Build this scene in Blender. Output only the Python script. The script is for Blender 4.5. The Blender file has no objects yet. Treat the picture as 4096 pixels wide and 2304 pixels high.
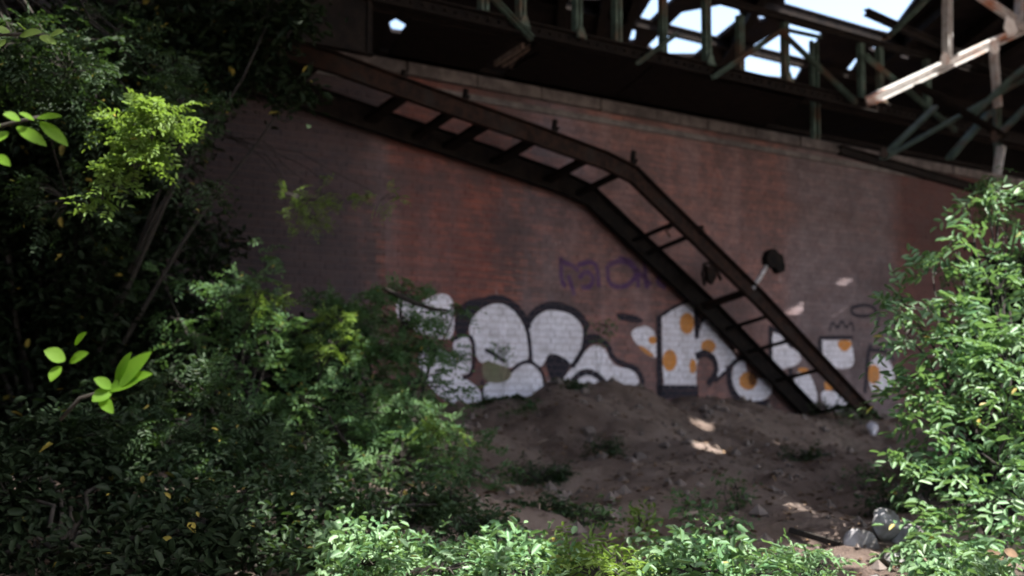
import bpy, bmesh, math, random
import numpy as np
from mathutils import Vector, Matrix
from mathutils.geometry import tessellate_polygon
random.seed(7); rng = np.random.default_rng(7)
S = bpy.context.scene; COL = S.collection
R = math.radians
EYE = 1.6; F = 1200.0; PITCH = math.atan(97.0/F)
# ---------------------------------------------------------------- camera, sky, sun, exposure
cd = bpy.data.cameras.new('camera'); cam = bpy.data.objects.new('camera', cd); COL.objects.link(cam)
cam.location = (0, 0, EYE); cam.rotation_euler = (R(90)+PITCH, 0, 0)
cd.sensor_width = 36; cd.lens = 36*F/1024; cd.clip_start = .05; cd.clip_end = 600
cd.dof.use_dof = True; cd.dof.focus_distance = 3.9; cd.dof.aperture_fstop = 2.4
S.camera = cam
SUN = Vector((0.50, -0.30, 1.0)).normalized()
elev = math.asin(SUN.z); azim = math.atan2(SUN.x, SUN.y)
world = bpy.data.worlds.new('World'); S.world = world; world.use_nodes = True
wn = world.node_tree; bgn = wn.nodes['Background']
sky = wn.nodes.new('ShaderNodeTexSky'); sky.sky_type = 'NISHITA'; sky.sun_disc = False
sky.sun_elevation = elev; sky.sun_rotation = azim; sky.dust_density = 4
wn.links.new(sky.outputs[0], bgn.inputs[0]); bgn.inputs[1].default_value = .15
sl = bpy.data.lights.new('sun', 'SUN'); sl.energy = 5.0; sl.angle = R(.5); sl.color = (1, .96, .9)
so = bpy.data.objects.new('sun', sl); COL.objects.link(so)
so.rotation_euler = SUN.to_track_quat('Z', 'Y').to_euler()
S.view_settings.view_transform = 'Standard'; S.view_settings.look = 'None'
S.view_settings.exposure = 1.85; S.view_settings.gamma = 1; S.view_settings.use_curve_mapping = False
S.render.resolution_x = 1024; S.render.resolution_y = 576
# ---------------------------------------------------------------- projection helpers
CP = Vector((0, 0, EYE)); FW = Vector((0, math.cos(PITCH), math.sin(PITCH))); UP = Vector((0, -math.sin(PITCH), math.cos(PITCH)))
def ray(px, py): return FW + Vector((1, 0, 0))*((px-512)/F) + UP*((288-py)/F)
def at_depth(px, py, y): r = ray(px, py); return CP + r*(y/r.y)
def on_z(px, py, z): r = ray(px, py); return CP + r*((z-EYE)/r.z)
TH = math.atan((2100-512)/F)
D = Vector((math.sin(TH), math.cos(TH), 0)); M = Vector((-D.y, D.x, 0)); WROT = math.atan2(D.y, D.x)
O = at_depth(600, 385, 14.0); O.z = 0
def on_wall(px, py, off=0):     # off metres in front of the wall face
    r = ray(px, py); return CP + r*(((O-CP).dot(M)-off)/r.dot(M))
def uz(p): q = p-O; return q.dot(D), p.z
def WP(u, v, z): return O + D*u + M*v + Vector((0, 0, z))   # v: into the wall
HT = on_wall(755, 129).z        # top of the wall
# ---------------------------------------------------------------- object helpers
def tag(o, label=None, cat=None, group=None, kind=None):
    if label: o['label'] = label
    if cat: o['category'] = cat
    if group: o['group'] = group
    if kind: o['kind'] = kind
    return o
def empty(name, loc, rz=0):
    o = bpy.data.objects.new(name, None); COL.objects.link(o); o.location = loc; o.rotation_euler = (0, 0, rz)
    o.empty_display_size = .2; return o
def link(name, me, mats=None, parent=None, loc=None):
    o = bpy.data.objects.new(name, me); COL.objects.link(o)
    if mats and not me.materials:
        for m in (mats if isinstance(mats, (list, tuple)) else [mats]): me.materials.append(m)
    if parent is not None:
        o.parent = parent
        if loc is None:
            bm_inv = Matrix.Rotation(-parent.rotation_euler.z, 4, 'Z') @ Matrix.Translation(-Vector(parent.location))
            o.matrix_parent_inverse = bm_inv      # children given in world coordinates
    if loc is not None: o.location = loc
    return o
class MB:
    def __init__(s): s.v = []; s.f = []; s.mi = []; s.smooth = False
    def add(s, vs, fs, mi=0):
        n = len(s.v); s.v += [tuple(v) for v in vs]; s.f += [tuple(i+n for i in f) for f in fs]; s.mi += [mi]*len(fs)
    def box(s, c, ax, ay, az, mi=0):    # centre and three half-axis vectors
        c = Vector(c); vs = [c+ax*i+ay*j+az*k for i in (-1, 1) for j in (-1, 1) for k in (-1, 1)]
        s.add(vs, [(0,1,3,2),(4,6,7,5),(0,4,5,1),(2,3,7,6),(0,2,6,4),(1,5,7,3)], mi)
    def bar(s, a, b, w, h, side=None, mi=0):   # w across 'side', h perpendicular
        a = Vector(a); b = Vector(b); t = (b-a); L = t.length; t.normalize()
        sd = Vector(side) if side is not None else t.cross(Vector((0,0,1)))
        if sd.length < 1e-4: sd = Vector((1,0,0))
        sd = (sd - t*sd.dot(t)).normalized(); u = t.cross(sd)
        s.box((a+b)/2, t*(L/2), sd*(w/2), u*(h/2), mi)
    def tube(s, pts, rad, n=7, mi=0):
        pts = [Vector(p) for p in pts]; rings = []; base = len(s.v); vs = []
        for i, p in enumerate(pts):
            t = (pts[min(i+1, len(pts)-1)]-pts[max(i-1, 0)]).normalized()
            a = t.cross(Vector((0.13, .2, 1)));
            if a.length < .1: a = t.cross(Vector((1, 0, 0)))
            a.normalize(); b = t.cross(a); r = rad[i] if hasattr(rad, '__len__') else rad
            for k in range(n):
                g = 2*math.pi*k/n; vs.append(p+a*(math.cos(g)*r)+b*(math.sin(g)*r))
        fs = [(i*n+k, i*n+(k+1) % n, (i+1)*n+(k+1) % n, (i+1)*n+k) for i in range(len(pts)-1) for k in range(n)]
        fs += [tuple(range(n))[::-1], tuple((len(pts)-1)*n+k for k in range(n))]
        s.add(vs, fs, mi)
    def poly_prism(s, pts, thick):     # pts 3D planar, thick vector
        n = len(pts); th = Vector(thick)
        tri = tessellate_polygon([pts]); vs = [Vector(p) for p in pts]+[Vector(p)+th for p in pts]
        fs = [tuple(t) for t in tri]+[tuple(i+n for i in t)[::-1] for t in tri]+[(i, (i+1) % n, (i+1) % n+n, i+n) for i in range(n)]
        s.add(vs, fs)
    def mesh(s, name):
        me = bpy.data.meshes.new(name); me.from_pydata(s.v, [], s.f)
        if any(s.mi): me.polygons.foreach_set('material_index', s.mi)
        if s.smooth: me.polygons.foreach_set('use_smooth', [True]*len(s.f))
        me.update(); return me
    def build(s, name, mats, parent=None): return link(name, s.mesh(name), mats, parent)
# ---------------------------------------------------------------- materials
class NT:
    def __init__(s, name):
        s.m = bpy.data.materials.new(name); s.m.use_nodes = True; s.t = s.m.node_tree
        s.b = s.t.nodes['Principled BSDF']; s.out = s.t.nodes['Material Output']
    def n(s, ty, **kw):
        o = s.t.nodes.new('ShaderNode'+ty)
        for k, v in kw.items(): setattr(o, k, v)
        return o
    def l(s, a, b): s.t.links.new(a, b)
    def put(s, sock, v):
        if isinstance(v, bpy.types.NodeSocket): s.l(v, sock)
        elif isinstance(v, (tuple, list)) and len(v) == 3 and sock.type == 'RGBA': sock.default_value = (*v, 1)
        else: sock.default_value = v
    def noise(s, sc, det=5, rough=.6, vec=None, dist=0):
        o = s.n('TexNoise'); o.inputs['Scale'].default_value = sc; o.inputs['Detail'].default_value = det
        o.inputs['Roughness'].default_value = rough; o.inputs['Distortion'].default_value = dist
        if vec is not None: s.l(vec, o.inputs['Vector'])
        return o.outputs[0]
    def ramp(s, f, a, b):
        o = s.n('MapRange', interpolation_type='SMOOTHSTEP'); s.put(o.inputs[0], f)
        o.inputs[1].default_value = a; o.inputs[2].default_value = b; return o.outputs[0]
    def mix(s, f, a, b, mode='MIX'):
        o = s.n('Mix', data_type='RGBA', blend_type=mode); s.put(o.inputs[0], f); s.put(o.inputs[6], a); s.put(o.inputs[7], b); return o.outputs[2]
    def math(s, op, a, b=0.0, c=None):
        o = s.n('Math', operation=op); s.put(o.inputs[0], a); s.put(o.inputs[1], b)
        if c is not None: s.put(o.inputs[2], c)
        return o.outputs[0]
    def pos(s): return s.n('NewGeometry').outputs['Position']
    def dot(s, v, c):
        o = s.n('VectorMath', operation='DOT_PRODUCT'); s.l(v, o.inputs[0]); o.inputs[1].default_value = c; return o.outputs['Value']
    def comb(s, x, y, z):
        o = s.n('CombineXYZ'); s.put(o.inputs[0], x); s.put(o.inputs[1], y); s.put(o.inputs[2], z); return o.outputs[0]
    def bump(s, h, strength=.5, dist=.01):
        o = s.n('Bump'); s.put(o.inputs['Height'], h); o.inputs['Strength'].default_value = strength; o.inputs['Distance'].default_value = dist
        s.l(o.outputs[0], s.b.inputs['Normal'])
    def fin(s, col, rough=.85, spec=.3, metal=0):
        s.put(s.b.inputs['Base Color'], col); s.put(s.b.inputs['Roughness'], rough)
        s.b.inputs['Specular IOR Level'].default_value = spec; s.b.inputs['Metallic'].default_value = metal; return s.m
def two(name, a, b, sc, lo=.35, hi=.65, rough=.85, bs=None, spec=.3, metal=0, third=None):
    t = NT(name); p = t.pos(); f = t.ramp(t.noise(sc, 8, .65, p), lo, hi); c = t.mix(f, a, b)
    if third: c = t.mix(t.ramp(t.noise(sc*.23, 4, .6, p), .5, .7), c, third)
    if bs: t.bump(t.noise(bs, 6, .7, p), .5, .01)
    return t.fin(c, rough, spec, metal)
def wall_dirt(t):
    """shared staining of the wall: returns (u, z, colour multiplier nodes)"""
    p = t.pos(); u = t.math('SUBTRACT', t.dot(p, tuple(D)), O.dot(D)); z = t.dot(p, (0, 0, 1))
    return p, u, z
U375 = uz(on_wall(378, 250))[0]; U560 = uz(on_wall(560, 250))[0]; U780 = uz(on_wall(790, 200))[0]; U880 = uz(on_wall(885, 230))[0]
def stain_and_shade(t, u, z, base):
    wob = t.math('MULTIPLY', t.math('SUBTRACT', t.noise(.9, 4, .6, t.comb(u, z, 3.1)), .5), 1.1)
    uu = t.math('ADD', u, wob); sub = lambda a, b: t.math('MULTIPLY', a, b); col = base
    # cleaner red fields of brick between the sooted bays
    red = t.math('MAXIMUM', sub(t.ramp(uu, U375-.1, U375+.3), t.ramp(uu, U560-.3, U560-1.2)), t.ramp(uu, U880, U880+.6))
    col = t.mix(sub(red, .8), col, t.mix(.6, col, (.26, .06, .038), 'MIX'))
    streak = t.ramp(t.noise(1.0, 6, .65, t.comb(sub(u, 1.5), sub(z, .3), 0)), .45, .62)
    col = t.mix(sub(sub(streak, .8), t.math('SUBTRACT', 1.0, sub(red, .6))), col, (.23, .165, .17))
    mid = sub(t.ramp(uu, U560-.4, U560+.5), t.ramp(uu, U880, U780)); col = t.mix(sub(mid, .38), col, (.40, .22, .20))
    pale = sub(t.ramp(uu, U560-.9, U560-.1), t.ramp(uu, U560+.8, U560+.1)); pale = sub(pale, t.ramp(z, HT-2.2, HT-.3))
    col = t.mix(sub(pale, .5), col, (.25, .23, .29))
    grey = sub(t.ramp(uu, U780-.4, U780+.3), t.ramp(uu, U880+.5, U880-.1))
    col = t.mix(sub(grey, .75), col, (.20, .175, .19))
    lime = t.ramp(t.noise(7, 6, .8, t.comb(u, sub(z, .5), 9)), .60, .72); where = t.ramp(t.noise(.8, 3, .5, t.comb(u, z, 33)), .42, .6)
    col = t.mix(sub(sub(lime, where), .85), col, (.50, .46, .48))
    soot = t.ramp(t.noise(1.1, 6, .65, t.comb(u, sub(z, .8), 21)), .48, .66)
    col = t.mix(sub(soot, .68), col, (.06, .05, .055))
    col = t.mix(sub(t.ramp(uu, U880-.3, U880+.9), .8), col, (.075, .028, .025))  # shadow over the right end, put into the wall colour
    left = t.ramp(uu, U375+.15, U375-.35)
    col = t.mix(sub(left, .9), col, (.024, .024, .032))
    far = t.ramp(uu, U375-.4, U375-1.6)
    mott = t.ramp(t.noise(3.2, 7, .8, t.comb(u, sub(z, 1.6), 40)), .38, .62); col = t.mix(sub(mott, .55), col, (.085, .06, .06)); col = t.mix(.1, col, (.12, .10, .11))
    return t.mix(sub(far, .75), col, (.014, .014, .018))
def brick_mat():
    t = NT('brick'); p, u, z = wall_dirt(t)
    row = t.math('FLOOR', t.math('DIVIDE', z, .075)); cell = t.math('FLOOR', t.math('DIVIDE', t.math('ADD', u, t.math('MULTIPLY', row, .056)), .112))
    w = t.n('TexWhiteNoise', noise_dimensions='2D'); t.l(t.comb(cell, row, 0), w.inputs['Vector'])
    c = t.mix(w.outputs['Value'], (.36, .13, .09), (.20, .085, .07)); 
    c = t.mix(t.ramp(w.outputs['Value'], .68, .8), c, (.09, .05, .05))
    bed = t.noise(1.0, 4, .7, t.comb(t.math('MULTIPLY', u, .9), t.math('MULTIPLY', z, 15), 5)); c = t.mix(t.math('MULTIPLY', t.ramp(bed, .44, .58), .85), c, (.06, .04, .04))
    c = stain_and_shade(t, u, z, c)
    g = t.noise(60, 5, .7, p); c = t.mix(t.math('MULTIPLY', t.ramp(g, .4, .7), .35), c, (.12, .08, .07))
    t.bump(g, .6, .006); return t.fin(c, .92, .2)
def mortar_mat():
    t = NT('mortar'); p, u, z = wall_dirt(t)
    c = stain_and_shade(t, u, z, t.mix(t.noise(14, 5, .6, p), (.13, .11, .10), (.28, .25, .24))); c = t.mix(.5, c, (.11, .07, .065))
    t.bump(t.noise(90, 4, .7, p), .6, .004); return t.fin(c, .95, .2)
def paint_mat(name, col, dirt, wear=.25):
    t = NT(name); p, u, z = wall_dirt(t)
    c = t.mix(t.math('MULTIPLY', t.ramp(t.noise(5, 8, .75, p), .42, .72), wear*1.8), col, dirt)
    row = t.math('FLOOR', t.math('DIVIDE', z, .075))
    w = t.n('TexWhiteNoise', noise_dimensions='2D'); t.l(t.comb(t.math('FLOOR', t.math('DIVIDE', u, .112)), row, 0), w.inputs['Vector'])
    c = t.mix(t.math('MULTIPLY', w.outputs['Value'], wear*.7), c, dirt)
    gap = t.ramp(t.noise(38, 5, .75, p), .60, .68)
    c = t.mix(t.math('MULTIPLY', gap, .5), c, (.15, .09, .08))
    t.bump(t.noise(60, 5, .7, p), .5, .005); return t.fin(c, .8, .3)
MAT = {}
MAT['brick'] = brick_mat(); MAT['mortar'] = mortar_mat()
MAT['white'] = paint_mat('white_spray_paint', (.78, .76, .84), (.36, .34, .36), .36)
MAT['black'] = paint_mat('black_spray_paint', (.012, .011, .02), (.035, .03, .042), .14)
MAT['orange'] = paint_mat('orange_spray_paint', (.60, .24, .05), (.35, .2, .11), .35)
MAT['purple'] = paint_mat('purple_spray_paint', (.07, .03, .10), (.15, .09, .12), .35)
MAT['olive'] = paint_mat('olive_spray_paint', (.14, .15, .09), (.2, .16, .12), .4)
MAT['concrete'] = two('weathered_concrete', (.19, .175, .17), (.09, .082, .082), 5, bs=50, third=(.07, .065, .065))
MAT['rust'] = two('rusty_steel', (.034, .018, .013), (.014, .010, .009), 14, bs=70, rough=.9, spec=.12, third=(.025, .02, .018))
MAT['dark_steel'] = two('sooty_steel', (.008, .007, .007), (.018, .014, .012), 9, bs=60, rough=.9, spec=.08)
MAT['green_steel'] = two('green_painted_steel', (.10, .155, .125), (.05, .075, .06), 8, bs=60, rough=.6, third=(.13, .065, .04))
MAT['pale_steel'] = two('pale_rust_streaked_steel', (.62, .61, .60), (.42, .37, .34), 9, .45, .7, bs=60, rough=.55, third=(.42, .17, .09))
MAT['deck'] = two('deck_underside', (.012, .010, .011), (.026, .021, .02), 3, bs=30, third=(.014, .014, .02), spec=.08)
MAT['clod'] = two('clod', (.17, .14, .125), (.10, .08, .07), 9, bs=35)
MAT['zinc'] = two('weathered_zinc_tube', (.55, .54, .55), (.3, .28, .27), 20, rough=.5, bs=80)
MAT['bark'] = two('bark', (.014, .012, .010), (.03, .025, .02), 18, bs=60)
MAT['stone'] = two('rubble_stone', (.34, .33, .34), (.14, .13, .12), 9, bs=35, third=(.09, .1, .07))
MAT['wood'] = two('weathered_wood', (.34, .27, .22), (.18, .13, .1), 12, bs=70)
MAT['bag'] = two('white_plastic', (.72, .71, .78), (.5, .48, .52), 12, rough=.4, bs=30)
def ground_mat():
    t = NT('dirt'); p = t.pos()
    c = t.mix(t.ramp(t.noise(.9, 8, .65, p), .35, .65), (.20, .145, .12), (.42, .325, .275))
    c = t.mix(t.math('MULTIPLY', t.ramp(t.noise(6, 8, .75, p), .5, .7),   .75), c, (.085, .06, .048))
    c = t.mix(t.math('MULTIPLY', t.ramp(t.noise(2.2, 6, .7, p, .6), .55, .75), .55), c, (.07, .075, .045))
    c = t.mix(t.math('MULTIPLY', t.ramp(t.noise(45, 4, .8, p), .55, .75), .5), c, (.46, .42, .38))
    h = t.math('ADD', t.noise(5, 9, .8, p), t.math('MULTIPLY', t.noise(50, 4, .7, p), .3)); t.bump(h, 1.0, .16); return t.fin(c, .97, .15)
MAT['dirt'] = ground_mat()
def leaf_mat(name, a, b, tr, rough=.42, spec=.5, tmix=.35):
    t = NT(name); g = t.n('NewGeometry'); r = g.outputs['Random Per Island']
    f = t.math('ADD', t.math('MULTIPLY', r, .6), t.math('MULTIPLY', t.ramp(t.noise(3.0, 3, .5, g.outputs['Position']), .35, .65), .4))
    c = t.mix(f, a, b); c = t.mix(t.ramp(r, .99, .995), c, (.30, .24, .05))
    t.fin(c, rough, spec); tl = t.n('BsdfTranslucent'); t.put(tl.inputs[0], t.mix(f, tr, tuple(x*.7 for x in tr)))
    mx = t.n('MixShader'); mx.inputs[0].default_value = tmix
    t.l(t.b.outputs[0], mx.inputs[1]); t.l(tl.outputs[0], mx.inputs[2]); t.l(mx.outputs[0], t.out.inputs[0]); return t.m
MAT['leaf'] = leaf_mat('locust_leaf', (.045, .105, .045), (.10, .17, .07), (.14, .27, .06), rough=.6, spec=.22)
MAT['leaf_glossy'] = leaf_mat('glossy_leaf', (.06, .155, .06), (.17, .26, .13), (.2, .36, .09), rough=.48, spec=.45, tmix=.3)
MAT['leaf_yellow'] = leaf_mat('yellow_green_leaf', (.09, .16, .03), (.15, .22, .06), (.24, .38, .05), rough=.6, spec=.25, tmix=.45)  # own colour of some weeds; on sprays, sunlit highlight put into the colour
MAT['leaf_bright'] = leaf_mat('sunlit_leaflet', (.07, .16, .012), (.11, .20, .02), (.18, .42, .01), rough=.6, spec=.2, tmix=.55)  # brighter leaf copy, sunlit tone put into its colour
MAT['leaf_mid'] = leaf_mat('shade_leaf', (.014, .032, .013), (.036, .065, .026), (.06, .12, .02), rough=.55, spec=.3, tmix=.25)  # darker leaf copy, shade put into its colour
MAT['leaf_dark'] = leaf_mat('unlit_leaf', (.008, .015, .006), (.014, .025, .010), (.015, .03, .008), rough=.6, spec=.15, tmix=.1)  # near-black leaf; the unlit look of the thickets is in its colour
MAT['litter'] = two('dead_leaf', (.20, .13, .08), (.09, .06, .04), 9, spec=.2)

# ---------------------------------------------------------------- ground
GP = []   # x, y, z control points
def gp(px, py, y): p = at_depth(px, py, y); GP.append((p.x, p.y, p.z))
for px, py in ((150, 410), (300, 410), (400, 408), (500, 408), (600, 405), (700, 404), (800, 412), (860, 420), (930, 432), (1010, 442), (1150, 455)):
    p = on_wall(px, py); GP.append((p.x, p.y, p.z))
for a in ((560, 470, 10), (700, 445, 12), (700, 470, 10), (820, 470, 11), (900, 470, 13), (650, 500, 8.2), (750, 520, 7.4), (850, 510, 8.5), (512, 575, 5.6), (750, 575, 5.6), (950, 575, 5.8), (350, 480, 9), (200, 480, 8), (100, 575, 5.5), (0, 500, 7), (1020, 500, 9), (300, 560, 6)): gp(*a)
for x in (-12, -6, -2, 2, 6, 12):
    GP += [(x, 3.0, .22), (x, 1.0, 0), (x, -3, 0)]
GP = np.array(GP)
def hash_noise(x, y, sc, seed=0):
    # cheap value noise
    X = x*sc+seed*17.3; Y = y*sc+seed*9.1; xi = np.floor(X); yi = np.floor(Y); fx = X-xi; fy = Y-yi
    fx = fx*fx*(3-2*fx); fy = fy*fy*(3-2*fy)
    h = lambda a, b: (np.abs(np.sin(a*127.1+b*311.7+seed)*43758.5453) % 1.0)
    return (h(xi, yi)*(1-fx)+h(xi+1, yi)*fx)*(1-fy)+(h(xi, yi+1)*(1-fx)+h(xi+1, yi+1)*fx)*fy
MOUND = [(*at_depth(575, 405, 12.4)[:2], .30, .95), (*at_depth(630, 415, 12.9)[:2], .17, .7), (*at_depth(820, 445, 12.5)[:2], .12, .6), (*at_depth(905, 455, 11)[:2], .22, .8), (*at_depth(745, 500, 8.6)[:2], .10, .5), (*at_depth(860, 480, 10)[:2], -.14, .45)]
def gz(x, y):
    x = np.atleast_1d(np.asarray(x, float)); y = np.atleast_1d(np.asarray(y, float))
    d2 = (x[:, None]-GP[None, :, 0])**2+(y[:, None]-GP[None, :, 1])**2+.25
    w = d2**-1.7; z = (w*GP[None, :, 2]).sum(1)/w.sum(1)
    for mx, my, h, r in MOUND: z = z+h*np.exp(-((x-mx)**2+(y-my)**2)/(r*r))
    near = np.clip((30-np.hypot(x, y))/15, 0, 1)
    z = z+near*((hash_noise(x, y, 1.1, 1)-.5)*.16+(hash_noise(x, y, 3.1, 2)-.5)*.13+(hash_noise(x, y, 7, 3)-.5)*.07+(hash_noise(x, y, 17, 4)-.5)*.035)
    return z
def gz1(x, y): return float(gz(x, y)[0])
xs = np.concatenate([np.linspace(-150, -16, 12), np.arange(-15, 15, .085), np.linspace(16, 150, 12)])
ys = np.concatenate([np.linspace(-120, -4, 10), np.linspace(-3, 4, 30), np.arange(4.1, 21, .085), np.linspace(22, 150, 12)])
gx, gy = np.meshgrid(xs, ys); gg = np.concatenate([gz(gx[i], gy[i]) for i in range(len(ys))])
gv = np.stack([gx.ravel(), gy.ravel(), gg], 1); nx = len(xs); ny = len(ys)
idx = np.arange(nx*ny).reshape(ny, nx); gf = np.stack([idx[:-1, :-1], idx[:-1, 1:], idx[1:, 1:], idx[1:, :-1]], -1).reshape(-1, 4)
def np_mesh(name, v, f, mi=None, smooth=False):
    me = bpy.data.meshes.new(name); k = f.shape[1]
    me.vertices.add(len(v)); me.vertices.foreach_set('co', v.astype(np.float32).ravel())
    me.loops.add(f.size); me.loops.foreach_set('vertex_index', f.astype(np.int32).ravel())
    me.polygons.add(len(f)); me.polygons.foreach_set('loop_start', np.arange(0, f.size, k, dtype=np.int32))
    me.polygons.foreach_set('loop_total', np.full(len(f), k, dtype=np.int32))
    if mi is not None: me.polygons.foreach_set('material_index', mi.astype(np.int32))
    if smooth: me.polygons.foreach_set('use_smooth', np.ones(len(f), bool))
    me.update(calc_edges=True); me.validate(); return me
tag(link('ground', np_mesh('ground', gv, gf, smooth=True), MAT['dirt']), 'bare brown dirt bank rising to the foot of the brick wall', kind='structure')
# ---------------------------------------------------------------- brick wall with graffiti
U0 = uz(on_wall(-60, 300))[0]-1.0; U1 = uz(on_wall(1080, 300))[0]+2; Z0 = .6; ZT = HT-.14
wall = empty('brick_wall', WP(0, 0, 0), WROT)
tag(wall, 'long soot-stained red brick retaining wall carrying graffiti under the bridge', 'wall')
NROW = int((ZT-Z0)/.075); Z0 = ZT-NROW*.075; BR = []
for r in range(NROW):
    z = Z0+r*.075; w = .225 if r % 2 else .1125; u = U0-(.05625 if r % 2 else 0)
    while u < U1: BR.append((u, z, w)); u += w
mo = MB(); mo.box(WP((U0+U1)/2, .7545, (Z0+ZT)/2), D*((U1-U0)/2), M*.75, Vector((0, 0, (ZT-Z0)/2)))   # mortar face at v=.012
mo.build('mortar', MAT['mortar'], wall)
def proj(p):
    q = Vector(p)-CP; y = q.dot(FW); return 512+F*q.x/y, 288-F*q.dot(UP)/y, y
GAP = .0035; joint = .0055
def brick_geo(w, v0, jit):
    a, b, z0, z1 = .0012, w-.0012, joint, .075-joint; e = .003
    f = [(a+e, v0, z0+e), (b-e, v0, z0+e), (b-e, v0+jit, z1-e), (a+e, v0+jit, z1-e)]
    g = [(a, v0+.002, z0), (b, v0+.002, z0), (b, v0+.002, z1), (a, v0+.002, z1)]
    h = [(x, .0065, z) for x, _, z in g]
    vs = f+g+h; fs = [(0, 1, 2, 3)]
    for i in range(4):
        j = (i+1) % 4; fs += [(i, i+4, j+4, j), (i+4, i+8, j+8, j+4)]
    return vs, fs
cand = []
for k, (u, z, w) in enumerate(BR):
    px, py, dep = proj(WP(u+w/2, 0, z+.04))
    if 382 < px < 1000 and 60 < py < 400 and w > .2: cand.append((dep, k))
cand.sort(); single = set(k for _, k in cand[:300])
BV = {}   # face offset v of each brick, used by the paint that lies on it
kinds = {}
for w in (.225,):
    for q in range(6):
        v0 = -.0015*q*.6; vs, fs = brick_geo(w, v0, 0); mb = MB(); mb.add(vs, fs); me = mb.mesh('brick'); me.materials.append(MAT['brick']); kinds[q] = (me, v0)
rest = MB()
for k, (u, z, w) in enumerate(BR):
    if k in single:
        me, v0 = kinds[random.randrange(6)]; o = link('brick', me, None, wall, (u, 0, z)); BV[k] = v0
    else:
        v0 = -random.random()*.005; vs, fs = brick_geo(w, v0, 0); rest.add([(x+u, v, zz+z) for x, v, zz in vs], fs); BV[k] = v0
ro = link('brickwork', rest.mesh('brickwork'), MAT['brick'], wall, (0, 0, 0)); tag(ro, kind='stuff')
u = U0; i = 0
cop_meshes = []
for q in range(4):
    mb = MB(); L = .9
    bm = bmesh.new(); bmesh.ops.create_cube(bm, size=1)
    for v in bm.verts: v.co = Vector((v.co.x*(L-.012), v.co.y*1.0, v.co.z*.14))
    bmesh.ops.bevel(bm, geom=bm.edges[:], offset=.012, segments=1, affect='EDGES')
    for v in bm.verts: v.co += Vector((random.uniform(-.004, .004), random.uniform(-.006, .006), random.uniform(-.005, .005)))
    me = bpy.data.meshes.new('coping_stone'); bm.to_mesh(me); bm.free(); me.materials.append(MAT['concrete']); cop_meshes.append(me)
while u < U1:
    link('coping_stone', random.choice(cop_meshes), None, wall, (u+.45, .44+random.uniform(-.008, .008), HT-.068)); u += .9
mb = MB(); mb.box(WP((U0+U1)/2, .45, ZT-.11), D*((U1-U0)/2), M*.475, Vector((0, 0, .035))); mb.build('string_course', MAT['concrete'], wall)
# the earth held by the wall
mb = MB(); mb.box(WP((U0+U1)/2, 31.6, 2.3), D*60, M*30, Vector((0, 0, 2.25))); tag(mb.build('embankment', MAT['dirt']), kind='structure')

# --- graffiti: outlines measured on the wall face, cut brick by brick so that the joints stay open
def c4(x, y): return on_wall((1500+x/1.8117)/4, (1000+y/1.8117)/4)
def c5(x, y): return on_wall((2500+x/1.449)/4, (800+y/1.449)/4)
def clip(poly, lo, hi, ax):
    for sgn, lim in ((1, lo), (-1, -hi)):
        out = []; n = len(poly)
        for i in range(n):
            a = poly[i]; b = poly[(i+1) % n]; da = sgn*a[ax]-lim; db = sgn*b[ax]-lim
            if da >= 0: out.append(a)
            if (da >= 0) != (db >= 0):
                t = da/(da-db); out.append((a[0]+(b[0]-a[0])*t, a[1]+(b[1]-a[1])*t))
        poly = out
        if len(poly) < 3: return []
    return poly
def smooth(pts, closed=True, it=2):
    for _ in range(it):
        out = []; n = len(pts)
        for i in range(n if closed else n-1):
            a = pts[i]; b = pts[(i+1) % n]
            out += [(a[0]*.75+b[0]*.25, a[1]*.75+b[1]*.25), (a[0]*.25+b[0]*.75, a[1]*.25+b[1]*.75)]
        if not closed: out = [pts[0]]+out+[pts[-1]]
        pts = out
    return pts
rows = {}
for k, (u, z, w) in enumerate(BR): rows.setdefault(round((z-Z0)/.075), []).append((u, z, w, k))
def spray(mb, poly, layer, mi):
    if sum(poly[i][0]*poly[(i+1) % len(poly)][1]-poly[(i+1) % len(poly)][0]*poly[i][1] for i in range(len(poly))) < 0: poly = poly[::-1]
    us = [p[0] for p in poly]; zs = [p[1] for p in poly]
    r0 = max(0, int((min(zs)-Z0)/.075)); r1 = min(NROW-1, int((max(zs)-Z0)/.075))
    for r in range(r0, r1+1):
        for (u, z, w, k) in rows[r]:
            if u+w < min(us) or u > max(us): continue
            v = BV[k]-.0012*(layer+1)
            pc = clip(clip(poly, u+.002, u+w-.002, 0), z+joint+.002, z+.075-joint-.002, 1)
            if len(pc) < 3: continue
            p3 = [Vector((a, b, 0)) for a, b in pc]
            try: tri = tessellate_polygon([p3])
            except Exception: continue
            mb.add([(a, v, b) for a, b in pc], [tuple(t) for t in tri], mi)
        # the joints of the course take a thin coat too
        pc = clip(poly, Z0+r*.075, Z0+(r+1)*.075, 1)
        if len(pc) >= 3:
            try: tri = tessellate_polygon([[Vector((a, b, 0)) for a, b in pc]])
            except Exception: continue
            mb.add([(a, .0042-.0004*layer, b) for a, b in pc], [tuple(t) for t in tri], mi)
def stroke(mb, pts, w, layer, mi):
    pts = smooth(pts, False, 1)
    for i in range(len(pts)-1):
        a = Vector(pts[i]); b = Vector(pts[i+1]); t = b-a
        if t.length < 1e-5: continue
        t.normalize(); n = Vector((-t.y, t.x))*w/2; e = t*w*.22
        spray(mb, [tuple(a-n-e), tuple(b-n+e), tuple(b+n+e), tuple(a+n-e)], layer+.12*(i % 5), mi)
W_, B_, O_, P_, G_ = 0, 1, 2, 3, 4
PM = [MAT['white'], MAT['black'], MAT['orange'], MAT['purple'], MAT['olive']]
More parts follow.
